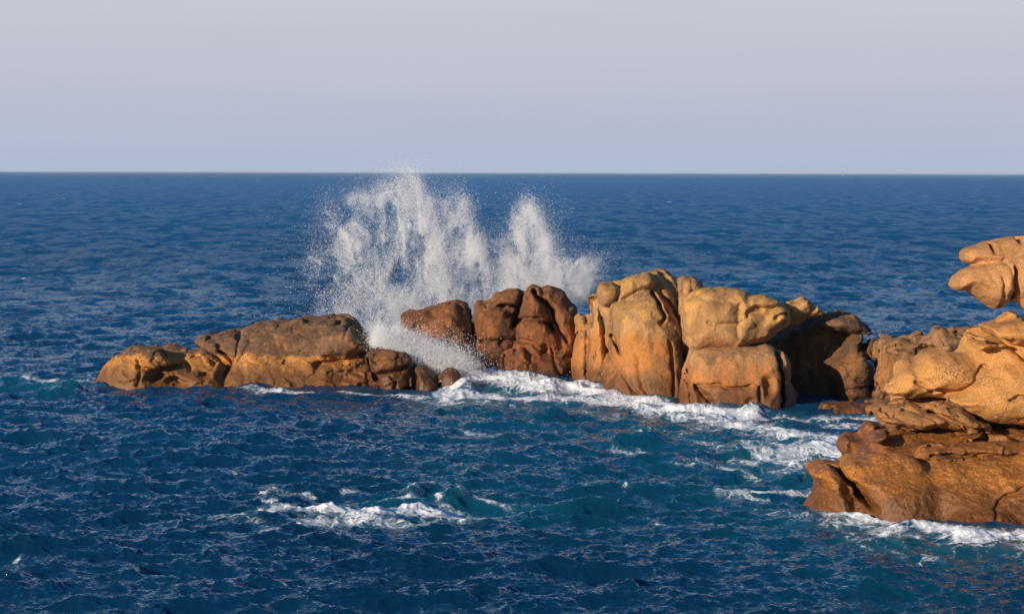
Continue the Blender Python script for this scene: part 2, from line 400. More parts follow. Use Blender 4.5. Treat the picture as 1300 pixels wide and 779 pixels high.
make_rock('cracked_boulder', 'broad brown boulder with jagged top and a deep diagonal crack, splash behind', gm, 'brown', [
    L([(602,BF),(603,444),(603,389),(612,384),(625,382),(634,373),(652,367),(663,370),(662,400),(658,450),(656,BF)], 75.3, 1.5, lz=.3, R=.4, k=.06),
    L([(650,BF),(650,430),(660,372),(668,370),(675,364),(684,369),(694,388),(704,412),(712,432),(720,BF)], 75.2, 1.55, lz=.25, R=.4, k=.05),
    L([(690,BF),(700,430),(690,390),(682,370),(688,369),(696,365),(706,368),(716,373),(724,384),(732,402),(736,BF)], 75.6, 1.5, lz=.25, lx=.2, R=.5, k=.04),
    L([(640,BF),(640,440),(655,428),(680,424),(700,434),(728,436),(731,BF)], 74.3, 1.3, lz=.5, k=.12),
  ], cracks=[([(677,371),(690,383),(700,393),(706,412),(719,432)], .07, .6), ([(664,370),(661,384),(656,400),(652,414)], .07, .45), ([(612,432),(640,430),(672,432),(688,446)], .08, .22),
             ([(655,410),(672,404),(690,408),(702,420)], .09, .22), ([(694,446),(714,452),(728,450)], .08, .2), ([(700,440),(704,462),(716,478)], .07, .25)],
  dabs=[(644,391,14,3.5,.5), (648,400,7,6,.3), (690,444,6,7,.35), (637,434,4,4,.25), (722,474,6,6,.3)], fac=.12, seed=19, n1=.12)
make_rock('foot_rock', 'squat dark brown rock at the foot of the cracked boulder, rising from white foam', gm, 'brown', [
    L([(594,BF),(600,476),(618,460),(636,446),(652,442),(666,444),(672,455),(672,BF)], 74.1, 1.2, k=.05, lx=-.2),
    L([(650,BF),(655,450),(668,444),(682,453),(688,468),(690,BF)], 74.0, 1.0, k=.05, lx=.5),
  ], cracks=[([(641,452),(640,462),(645,470)],.05,.18), ([(626,462),(632,472)],.05,.12), ([(655,458),(665,456),(672,462)],.05,.12)], seed=23, n1=.08)
make_rock('knobbed_rock', 'narrow knobbed upright rock between the cracked boulder and the tallest boulder', gm, 'pillar', [
    L([(728,BF),(730,430),(731,403),(749,398),(756,410),(758,BF)], 73.4, 1.3, lz=.1, k=.1),
    L([(742,BF),(748,420),(748,385),(753,378),(760,377),(766,386),(767,405),(774,440),(782,BF)], 72.8, 1.2, lz=.25, k=.1),
  ], cracks=[([(747,400),(745,430),(744,480)],.08,.15), ([(765,388),(768,420),(770,470)],.07,.12)], seed=27, n1=.08)
make_rock('tall_boulder', 'tallest boulder of the reef, golden top and broad smooth front stained grey', gm, 'pillar', [
    L([(764,BF),(768,440),(763,400),(759,376),(761,362),(768,358),(783,356),(798,351),(821,347),(837,342),(848,347),(860,357),(867,378),(870,430),(872,BF)], 72.2, 1.9, lz=.35, R=.9),
    L([(758,376),(759,362),(767,358),(784,357),(800,352),(822,347),(830,362),(806,376),(780,386),(766,388)], 71.3, 1.0, k=.06),
    L([(778,BF),(777,442),(775,398),(779,381),(798,372),(816,366),(832,371),(845,384),(857,401),(866,420),(868,452),(870,BF)], 70.6, 1.5, lz=.3, lx=-.12, R=.8, k=.05),
    L([(766,BF),(776,450),(800,455),(830,470),(866,470),(868,BF)], 70.0, 1.3, lz=.5, k=.15),
    L([(744,BF),(752,470),(775,455),(800,475),(805,BF)], 71.8, 1.2, lz=.3, k=.15),
  ], cracks=[([(782,357),(786,367),(782,376)],.07,.25), ([(827,372),(836,385),(839,400),(834,407)],.06,.35), ([(838,372),(852,388),(864,414)],.05,.30), ([(777,425),(780,436),(786,444)],.06,.26),
             ([(772,445),(788,470),(806,492)],.07,.14), ([(846,430),(849,470),(847,508)],.07,.16), ([(843,350),(856,372),(864,396)],.12,.2), ([(868,400),(867,440),(869,505)],.08,.35), ([(806,450),(810,480),(820,500)],.09,.10)],
  dabs=[(762,480,4,6,.2)], fac=.03, fs=1.3, seed=31, n1=.035, n2=.014, ridge=.01)
make_rock('knob_rock', 'little golden knob of stone perched between the tallest boulder and the flat topped block', gm, 'pillar', [
    L([(862,374),(862,355),(872,350),(884,352),(890,362),(889,372),(874,378),(872,400),(870,440),(862,440),(863,400)], 70.4, .8, k=.05)], seed=35, n1=.07, vox=.035)
make_rock('upper_block', 'smooth flat topped block resting on the lower block, eroded lip at its right end', gm, 'block', [
    L([(869,430),(868,400),(870,379),(891,367),(929,367),(945,372),(940,400),(942,438),(884,441)], 68.3, 1.7, lz=.15, R=.5, lx=-.05),
    L([(925,438),(928,372),(952,374),(973,375),(986,382),(998,392),(1000,403),(994,414),(973,431),(942,438)], 68.4, 1.5, lz=.1, R=.5, lx=.35, k=.1),
    L([(960,408),(975,392),(990,388),(1000,393),(999,405),(985,416),(966,424)], 67.5, .7, k=.06),
    L([(940,385),(958,374),(985,380),(984,388),(965,392),(950,398)], 67.6, .7, k=.06),
  ], cracks=[([(870,380),(890,378),(925,384),(938,390)],.10,.10), ([(946,401),(948,394),(956,390),(964,392)],.07,.18), ([(983,404),(989,399),(997,399)],.06,.22), ([(898,408),(915,411),(940,408)],.06,.12), ([(869,402),(870,420),(880,436)],.05,.1)],
  dabs=[(955,397,9,4,.22), (958,420,12,8,.15)], fac=.04, fs=1.2, seed=39, n1=.035, n2=.014, ridge=.008)
make_rock('tongue_rock', 'thin tilted stone tongue reaching right above the shadowed hollow', gm, 'block', [
    L([(975,392),(990,385),(1010,383),(1023,380),(1036,388),(1045,394),(1044,398),(1022,404),(1005,411),(990,416),(975,414)], 69.2, 1.0, R=.2, lz=-1.2)], seed=43, n1=.05, vox=.04)
make_rock('lower_block', 'wide orange block in the foam under the flat topped block', gm, 'block', [
    L([(868,BF),(866,478),(873,460),(880,443),(922,440),(960,439),(975,438),(990,448),(996,470),(994,BF)], 67.2, 1.75, R=.75, lz=.12),
    L([(984,BF),(988,452),(996,452),(1000,470),(1001,486),(1008,502),(1009,BF)], 67.2, 1.1, k=.03),
    L([(866,BF),(868,482),(876,470),(890,492),(930,492),(955,490),(985,480),(988,BF)], 66.6, 1.3, k=.12, lz=.3),
  ], cracks=[([(989,449),(993,480),(992,518)],.06,.5), ([(882,488),(905,486),(930,490),(950,487)],.05,.18), ([(884,490),(893,500),(903,512)],.07,.3), ([(962,490),(962,505),(958,520)],.06,.2), ([(878,470),(874,490),(876,512)],.06,.14)],
  dabs=[(972,488,7,12,.25), (948,505,6,6,.15)], fac=.03, fs=1.3, seed=47, n1=.035, n2=.014, ridge=.01)
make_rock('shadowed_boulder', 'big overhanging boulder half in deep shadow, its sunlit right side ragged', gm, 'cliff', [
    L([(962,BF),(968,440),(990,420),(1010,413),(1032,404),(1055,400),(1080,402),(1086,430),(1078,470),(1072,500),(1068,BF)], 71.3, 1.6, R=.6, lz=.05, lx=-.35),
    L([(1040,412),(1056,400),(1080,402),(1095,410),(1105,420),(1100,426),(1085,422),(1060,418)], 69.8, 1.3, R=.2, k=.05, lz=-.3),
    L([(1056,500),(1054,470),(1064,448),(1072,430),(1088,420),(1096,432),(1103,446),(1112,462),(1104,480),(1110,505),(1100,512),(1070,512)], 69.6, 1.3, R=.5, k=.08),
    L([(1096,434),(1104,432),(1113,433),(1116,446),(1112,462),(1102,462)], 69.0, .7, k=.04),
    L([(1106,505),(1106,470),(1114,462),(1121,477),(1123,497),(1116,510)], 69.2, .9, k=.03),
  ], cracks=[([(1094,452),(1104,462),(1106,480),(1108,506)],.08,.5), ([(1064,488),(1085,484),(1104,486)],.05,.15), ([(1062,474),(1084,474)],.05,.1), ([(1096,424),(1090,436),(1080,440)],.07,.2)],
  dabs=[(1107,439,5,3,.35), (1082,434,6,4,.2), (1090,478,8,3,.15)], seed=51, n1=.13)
make_rock('wet_ledge', 'low wet ledge with water running off it below the shadowed boulder', gm, 'fore', [
    L([(1046,BF),(1048,514),(1070,512),(1095,513),(1130,511),(1134,BF)], 65.4, 1.4, R=.25)], seed=55, n1=.05)
make_rock('back_rock', 'rough brown ridge rock behind the yellow shore boulder', gr_, 'ridge', [
    L([(1112,BF),(1115,490),(1120,462),(1113,440),(1124,430),(1146,432),(1162,431),(1181,434),(1200,450),(1230,480),(1240,BF)], 64.0, 1.6, R=.4, lz=.3),
    L([(1174,450),(1183,424),(1192,418),(1208,422),(1217,420),(1231,418),(1250,422),(1256,480),(1200,470)], 62.8, 1.4, R=.4, k=.06, lz=.3),
  ], cracks=[([(1120,445),(1140,440),(1165,446),(1180,440)],.10,.25), ([(1175,446),(1195,442),(1214,440)],.06,.25), ([(1216,421),(1214,432),(1206,438)],.06,.2)],
  dabs=[(1133,462,14,12,.7), (1130,486,8,20,.4)], fac=.26, fs=.7, seed=59, n1=.18, s1=1.3)
VN = 0.034
make_rock('shore_boulder', 'big yellow shore boulder with a dark speckled hump, in front of the ridge rock', gr_, 'near', [
    L([(1150,500),(1158,478),(1163,460),(1172,449),(1192,443),(1219,447),(1232,418),(1254,409),(1275,405),(1310,404),(1500,420),(1500,545),(1300,541),(1243,534),(1215,520),(1203,506)], 49.0, 1.7, R=.9, lz=.2),
    L([(1158,470),(1172,450),(1192,444),(1220,448),(1236,462),(1226,488),(1206,497),(1178,492),(1160,482)], 48.4, .85, R=.6, k=.3),
    L([(1138,484),(1138,462),(1148,456),(1164,458),(1172,484)], 49.3, .8, R=.5, k=.2),
    L([(1124,498),(1133,485),(1150,468),(1168,472),(1188,488),(1207,494),(1190,499),(1150,500)], 48.6, .85, R=.35, k=.22),
    L([(1142,490),(1220,490),(1230,530),(1142,530)], 50.4, .7, R=.3, k=.05),
    L([(1203,507),(1225,490),(1250,466),(1285,450),(1500,455),(1500,545),(1300,541),(1244,534)], 47.8, 1.3, R=.8, k=.08, lz=.35),
    L([(1232,440),(1233,417),(1256,409),(1300,404),(1500,420),(1500,440),(1290,436),(1262,436)], 48.2, 1.2, k=.08),
  ], cracks=[([(1160,484),(1180,493),(1208,497),(1232,480),(1250,464)],.05,.16), ([(1272,430),(1290,448),(1310,462)],.06,.25), ([(1233,436),(1256,431),(1276,428)],.07,.3), ([(1262,501),(1280,496),(1292,495)],.04,.2),
             ],
  dabs=[(1248,421,13,7,.28)], vox=VN, fac=.03, fs=1.1, seed=63, n1=.035, n2=.012, ridge=.004)
make_rock('cap_rock', 'small pale stone lying on top of the yellow shore boulder', gr_, 'near', [
    L([(1264,410),(1270,402),(1279,398),(1288,397),(1292,404),(1290,410)], 48.6, .3)], vox=.02, fac=.1, fs=.3, seed=67, n1=.03, n2=.015)
make_rock('shelf_rock', 'dark pointed shelf of rock jutting left under the yellow boulder', gr_, 'shelf', [
    L([(1108,524),(1122,515),(1140,513),(1162,512),(1203,512),(1230,526),(1255,538),(1310,541),(1500,541),(1500,558),(1300,555),(1243,547),(1196,536),(1150,539),(1120,531)], 48.6, 1.9, R=.35, lz=0),
    L([(1112,524),(1124,516),(1150,514),(1178,522),(1165,534),(1140,535)], 47.9, .9, k=.25),
    L([(1180,515),(1204,513),(1228,526),(1252,540),(1225,540),(1195,528)], 47.2, .9, k=.25),
  ], cracks=[([(1126,516),(1130,526),(1146,534)],.05,.12), ([(1178,522),(1200,530),(1240,542)],.05,.15)], vox=VN, seed=71, n1=.09)
make_rock('terraced_rock', 'brown terraced rock layer between the pointed shelf and the orange foreground rock', gr_, 'terrace', [
    L([(1078,600),(1080,572),(1086,564),(1100,562),(1100,553),(1110,546),(1128,549),(1152,542),(1206,538),(1257,541),(1310,545),(1500,545),(1500,640),(1090,640)], 48.0, 2.0, R=.35, lz=1.4),
    L([(1098,560),(1101,552),(1110,546),(1122,549),(1122,562)], 47.0, .6, k=.05),
    L([(1160,570),(1200,556),(1260,552),(1500,556),(1500,585),(1200,583)], 47.0, 1.6, R=.25, k=.08),
  ], cracks=[([(1100,563),(1150,556),(1200,553)],.05,.15), ([(1150,542),(1170,552),(1200,548)],.06,.12), ([(1170,572),(1220,568),(1300,572)],.05,.2)],
  vox=VN, seed=75, n1=.10, strata=.08)
make_rock('foreground_rock', 'large rough orange rock in the lower right corner with foam along its foot', gr_, 'fore', [
    L([(1040,720),(1034,626),(1036,612),(1026,597),(1038,588),(1054,588),(1070,587),(1078,580),(1116,577),(1300,581),(1500,584),(1500,720)], 46.6, 2.2, R=1.1, lz=.5),
    L([(1036,720),(1033,628),(1037,612),(1027,598),(1038,589),(1054,589),(1064,597),(1084,618),(1098,640),(1100,720)], 45.5, 1.2, R=.8, k=.04),
    L([(1080,720),(1090,660),(1076,620),(1066,600),(1080,585),(1130,580),(1176,590),(1186,625),(1180,720)], 45.2, 1.5, R=.9, k=.3, lz=.4),
    L([(1165,720),(1172,660),(1172,625),(1190,596),(1240,588),(1290,586),(1500,590),(1500,720)], 45.0, 1.5, R=.9, k=.4, lz=.5),
    L([(1082,720),(1092,650),(1080,620),(1072,600),(1084,584),(1140,580),(1290,586),(1500,590),(1500,720)], 45.3, 1.5, R=.9, k=.25, lz=.45, dome=.12),
    L([(1188,720),(1192,666),(1206,650),(1230,643),(1258,640),(1280,645),(1292,656),(1300,680),(1300,720)], 43.95, 1.0, R=.6, k=.05),
    L([(1158,720),(1160,656),(1168,652),(1178,656),(1183,666),(1184,720)], 44.2, .5, k=.04),
    L([(1230,640),(1262,612),(1290,600),(1500,604),(1500,720),(1290,720),(1280,650)], 44.6, 1.2, R=.7, k=.05),
  ], cracks=[([(1062,594),(1078,612),(1097,633)],.07,.45), ([(1176,596),(1179,615),(1176,640)],.26,.16), ([(1196,668),(1240,670),(1272,664),(1298,660)],.05,.2), ([(1236,640),(1258,616),(1290,606)],.05,.14),
             ([(1036,622),(1060,618),(1084,626)],.05,.08)],
  vox=VN, fac=.03, fs=1.2, seed=79, n1=.04, n2=.018, s2=7, ridge=.004)
make_rock('balanced_boulder', 'double lobed golden boulder jutting in from the right edge above open sea', gr_, 'perch', [
    L([(1222,337),(1217,326),(1222,316),(1242,308),(1265,303),(1289,301),(1310,303),(1440,330),(1440,370),(1300,362),(1262,346),(1240,338)], 47.0, .9, k=.04),
    L([(1214,368),(1208,361),(1211,351),(1218,344),(1234,339),(1262,329),(1282,322),(1310,322),(1440,360),(1440,400),(1310,385),(1282,380),(1270,388),(1258,390),(1248,385),(1230,372)], 46.6, .95, k=.10),
    L([(1284,378),(1286,368),(1292,362),(1312,356),(1440,380),(1440,480),(1340,440),(1300,395)], 46.4, .8, k=.03),
    L([(1330,350),(1440,340),(1440,520),(1350,520),(1330,430)], 46.9, 1.0, k=.2),
  ], cracks=[([(1283,340),(1282,356),(1284,374)],.07,.35), ([(1264,352),(1266,368),(1268,386)],.05,.10), ([(1270,330),(1276,345),(1280,362)],.04,.06)],
  dabs=[(1257,316,3,6,.22), (1298,306,5,4,.3)], vox=.028, fac=.03, seed=83, n1=.035, n2=.01, ridge=.01)

# ------------------------------------------------------------------ sea
rng = np.random.default_rng(5)
def ocean(N, Lm, lmin, lmax, rms, wdir, p, spread, seed, iso=0.06):
    r = np.random.default_rng(seed)
    k1 = np.fft.fftfreq(N, Lm / N) * 2 * np.pi
    kx, ky = np.meshgrid(k1, k1, indexing='ij'); k = np.hypot(kx, ky); k[0, 0] = 1
    lam = 2 * np.pi / k
    band = np.clip((lam - lmin) / (0.4 * lmin), 0, 1) * np.clip((lmax - lam) / (0.3 * lmax), 0, 1)
    cosd = (kx * wdir[0] + ky * wdir[1]) / k
    A = k ** (-p / 2) * np.sqrt(band * (np.abs(cosd) ** spread + iso)); A[0, 0] = 0
    h = A * (r.normal(size=(N, N)) + 1j * r.normal(size=(N, N)))
    z = np.fft.ifft2(h).real; dx = np.fft.ifft2(1j * kx / k * h).real; dy = np.fft.ifft2(1j * ky / k * h).real
    s = rms / z.std()
    return (z * s).astype(np.float32), (dx * s).astype(np.float32), (dy * s).astype(np.float32)
def samp(tile, Lm, x, y):
    N = tile.shape[0]; u = (x / Lm * N) % N; v = (y / Lm * N) % N
    i = np.floor(u).astype(int); j = np.floor(v).astype(int); fu = (u - i); fv = (v - j)
    i %= N; j %= N; i1 = (i + 1) % N; j1 = (j + 1) % N
    return (tile[i, j] * (1-fu) * (1-fv) + tile[i1, j] * fu * (1-fv) + tile[i, j1] * (1-fu) * fv + tile[i1, j1] * fu * fv)

half = math.radians(18.5)
ang_d = np.linspace(-half, half, 1350)
ang = np.concatenate([np.linspace(-math.pi, -half, 60)[:-1], ang_d, np.linspace(half, math.pi, 60)[1:]])
ang[0] = -math.pi; ang[-1] = math.pi
rows = np.concatenate([np.linspace(1.0 / 25, 1.0 / 33, 40)[:-1], np.linspace(1.0 / 33, 1.0 / 5000, 860)])   # even in screen rows = even in 1/r
rr = np.concatenate([[2, 8, 15, 20], 1 / rows, [7000, 12000, 40000]])
A2, R2 = np.meshgrid(ang, rr, indexing='ij')
X = R2 * np.sin(A2); Y = R2 * np.cos(A2)
# px coordinates of the calm surface: only used to read traced foam strokes off the plan of the place
dX, dY, dZ = X, Y, -CAMZ
dep = np.maximum(dY * fw[1] + dZ * fw[2], 0.1)
PX = W / 2 + F * (dX * rt[0] + dY * rt[1] + dZ * rt[2]) / dep
PY = H / 2 - F * (dX * up[0] + dY * up[1] + dZ * up[2]) / dep
infront = Y > 20
spc = R2 * R2 / (CAMZ * F) * 1.0 + 0.02
wd = (0.35, -0.94)
tA = ocean(512, 311.0, 7, 28, 1.0, wd, 3.6, 4, 1)
tB = ocean(1024, 83.0, 0.7, 5.0, 1.0, (0.15, -0.99), 3.2, 2, 2, 0.12)
tC = ocean(1024, 23.0, 0.12, 1.3, 1.0, (-0.25, -0.97), 3.0, 1.5, 3, 0.3)
def fade(lam): return np.clip((lam - 0.6 * spc) / lam * 1.6, 0, 1)
ax = np.abs(A2) < half
fA, fB, fC = 0.065 * fade(16.0), 0.070 * fade(2.6), 0.023 * fade(0.8)
fB = fB * ax; fC = fC * ax; fA = fA * ax
gust = 1 + 0.35 * fbm(X / 14, Y / 22, X * 0, 2, 77)
fC = fC * gust; fB = fB * (0.75 + 0.25 * gust)
Z = np.zeros_like(X); DX = np.zeros_like(X); DY = np.zeros_like(X)
for tile, Lm, f, ch in ((tA, 311.0, fA, 0.8), (tB, 83.0, fB, 0.95), (tC, 23.0, fC, 0.9)):
    Z += f * samp(tile[0], Lm, X, Y); DX += f * ch * samp(tile[1], Lm, X, Y); DY += f * ch * samp(tile[2], Lm, X, Y)

foam = np.zeros_like(X); mound = np.zeros_like(X); teal = np.zeros_like(X)
def stroke(arr, pts, w, a, mode='max', asp=1.0):
    pts = catmull(pts, 4, closed=False) if len(pts) > 2 else np.array(pts, float)
    x0, x1 = pts[:, 0].min() - 3 * w * asp, pts[:, 0].max() + 3 * w * asp; y0, y1 = pts[:, 1].min() - 3 * w, pts[:, 1].max() + 3 * w
    m = infront & (PX > x0) & (PX < x1) & (PY > y0) & (PY < y1)
    q = pts.copy(); q[:, 0] /= asp
    d = d_line(PX[m] / asp, PY[m], q)
    v = a * np.exp(-(d / w) ** 2)
    arr[m] = np.maximum(arr[m], v) if mode == 'max' else arr[m] + v
# white water along the reef
for p, w, a, asp in [
    ([(560,500),(580,492),(600,486),(640,490),(690,494),(740,494)], 9, 1.0, 2), ([(566,503),(600,503),(660,506),(720,506),(780,510)], 7, .95, 3),
    ([(740,496),(790,506),(830,514),(870,522),(930,528),(1000,532)], 8, .98, 2), ([(780,512),(850,526),(900,534),(950,540)], 6, .8, 3),
    ([(900,534),(950,543),(1000,553),(1050,562),(1090,570)], 8, .86, 3), ([(1000,575),(1040,572),(1080,578),(1092,574)], 10, .88, 2), ([(955,570),(985,582),(1030,588),(1075,590)], 8, .82, 3),
    ([(1000,532),(1050,532),(1100,530),(1150,540)], 4, .85, 4), ([(930,550),(960,546),(990,541)], 4, .6, 3), ([(540,506),(570,512),(620,512)],3,.7,3),
    ([(965,576),(975,574)], 4, .9, 2), ([(915,622),(950,622),(1000,618)], 5, .78, 3), ([(1005,620),(1030,620)], 5, .85, 2), ([(940,628),(975,630)], 3, .7, 3),
    ([(1040,640),(1075,648),(1100,658),(1140,662),(1180,674),(1240,682),(1300,684)], 8, .98, 2), ([(1060,650),(1120,672),(1200,690),(1300,700)], 8, .72, 3), ([(1180,700),(1210,706),(1170,716)], 4, .55, 3),
    ([(1230,690),(1300,680),(1340,690)], 9, .85, 3), ([(1060,676),(1100,690),(1150,712)], 5, .52, 3), ([(1120,690),(1150,700),(1200,716)], 4, .6, 3),
    ([(325,650),(380,648),(430,652),(480,655),(540,650),(600,654)], 8, 1.05, 3), ([(380,660),(470,664),(550,662)], 6, .78, 3), ([(460,632),(490,636),(540,634),(560,640)], 4, .85, 2),
    ([(518,622),(545,617),(572,621),(588,632)], 7, 1.05, 1.5), ([(580,630),(610,636),(650,642)], 3, .7, 3), ([(270,655),(310,660),(340,672),(300,680)], 6, .55, 4), ([(560,642),(600,650),(625,652)], 4, .7, 3),
    ([(250,595),(275,594),(300,600)], 3, .72, 2), ([(325,622),(355,620),(400,628)], 3, .66, 3), ([(335,638),(352,637)], 3, .8, 2), ([(435,622),(455,620)], 3, .7, 2),
    ([(590,552),(630,556),(680,560)], 3.5, .62, 4), ([(780,572),(820,574),(860,578)], 4, .66, 3), ([(785,555),(800,556)], 2.5, .7, 3), ([(500,585),(600,590),(700,595)], 6, .36, 5),
    ([(820,615),(850,612),(880,616)], 3, .72, 3), ([(730,618),(770,614),(800,620)], 3, .6, 4), ([(860,640),(890,638),(920,646)], 3, .55, 4), ([(820,660),(850,662)], 3, .6, 3),
    ([(700,640),(730,634)], 2, .6, 3), ([(15,484),(40,481),(80,486),(110,482)], 3, .8, 3), ([(60,486),(120,490)], 3, .6, 3), ([(190,487),(215,484),(240,488)], 3, .85, 2), ([(300,492),(400,495),(470,498),(540,503)], 2.2, .75, 4),
    ([(15,713),(22,708)], 4, .75, 1.5), ([(5,715),(30,718)], 2, .6, 3), ([(925,552),(860,548),(800,546)], 3, .5, 4), ([(890,566),(930,572),(970,566)], 5, .6, 3), ([(860,590),(900,588),(960,600)], 4, .6, 4),
    ([(940,690),(990,700),(1040,690)], 8, .38, 4), ([(1100,735),(1150,728),(1230,740)], 5, .40, 4), ([(900,660),(960,668),(1020,655)], 6, .5, 4)]:
    stroke(foam, p, w, a, asp=asp)
stroke(foam, [(560,500),(800,520),(1000,550),(1090,600),(1050,650),(1150,700),(1300,720)], 34, .36, asp=1.5)
stroke(foam, [(300,655),(600,650)], 26, .30, asp=2)
for p_, w_, a_ in [([(880,538),(960,552),(1040,566),(1095,572)], 14, .62), ([(940,585),(1000,596),(1070,600)], 12, .58), ([(1050,535),(1100,545),(1130,556)], 10, .58), ([(860,560),(930,570),(1000,575)], 10, .48), ([(560,512),(700,518),(820,532)], 9, .55), ([(1040,655),(1120,680),(1300,706)], 14, .56), ([(960,640),(1040,665),(1100,700)], 12, .50), ([(600,560),(760,565)], 10, .40)]:
    stroke(foam, p_, w_, a_, asp=2)
# a few whitecaps far out
for _ in range(46):
    px = rng.uniform(0, 1300); py = 224 + 330 * rng.uniform(0, 1) ** 1.6
    stroke(foam, [(px, py), (px + rng.uniform(2, 7), py + rng.uniform(-.5, .5))], 0.6 + (py - 219) * 0.004, rng.uniform(.5, .8), asp=1.6)
# heights of surges
stroke(mound, [(590,492),(606,485),(640,484),(700,492)], 9, .30, 'add', 2); stroke(mound, [(740,492),(800,506),(880,518),(960,524)], 7, .18, 'add', 2)
stroke(mound, [(520,628),(550,622),(585,634)], 5, .22, 'add', 2.2);  stroke(mound, [(330,655),(450,656),(560,652)], 8, .12, 'add', 2)
stroke(mound, [(1080,655),(1180,672),(1300,684)], 10, .12, 'add', 2); stroke(mound, [(600,522),(640,528),(700,530)], 9, .15, 'add', 2); stroke(mound, [(10,496),(45,494),(95,500)], 7, .30, 'add', 2)
for p, w, a, asp in [([(800,530),(900,560),(1000,590),(1060,610)], 34, .85, 2), ([(600,530),(750,545),(900,620)], 30, .6, 2), ([(560,500),(700,505),(1000,540)], 20, .8, 2), ([(480,640),(600,640),(700,645)], 16, .8, 2.5),
    ([(960,640),(1050,670),(1150,700),(1300,720)], 26, .6, 2), ([(10,494),(60,494),(110,496)], 7, 1.0, 2), ([(420,648),(540,645)], 8, 1, 2), ([(600,600),(900,650),(1200,760)], 60, .35, 2)]:
    stroke(teal, p, w, a, asp=asp)
near = infront & (R2 < 160)
lump = np.zeros_like(X)
lx_, ly_ = X[near], Y[near]
lump[near] = 0.6 * fbm(lx_ * 1.6, ly_ * 1.3, lx_ * 0, 3, 200) + 0.35 * np.abs(fbm(lx_ * 4.5, ly_ * 4.0, lx_ * 0, 3, 210))
Z += mound * (1 + 0.35 * lump) + np.clip(foam - .45, 0, 1) * 0.09 * lump
# foam also gathers on sharp crests
jac = np.gradient(DY, axis=1) / np.gradient(R2, axis=1)
crest = np.clip((-jac - 0.62) / 0.5, 0, 1) * ax * (R2 < 300)
foam = np.maximum(foam, 0.32 * crest)
nA, nR = X.shape
V = np.stack([(X + DX).ravel(), (Y + DY).ravel(), Z.ravel()], 1)
i, j = np.meshgrid(np.arange(nA - 1), np.arange(nR - 1), indexing='ij')
b = (i * nR + j).ravel()
Q = np.stack([b, b + 1, b + nR + 1, b + nR], 1)   # seen from above: counter-clockwise
n0 = np.cross(V[Q[:1, 1]] - V[Q[:1, 0]], V[Q[:1, 3]] - V[Q[:1, 0]])
if n0[0, 2] < 0: Q = Q[:, ::-1]

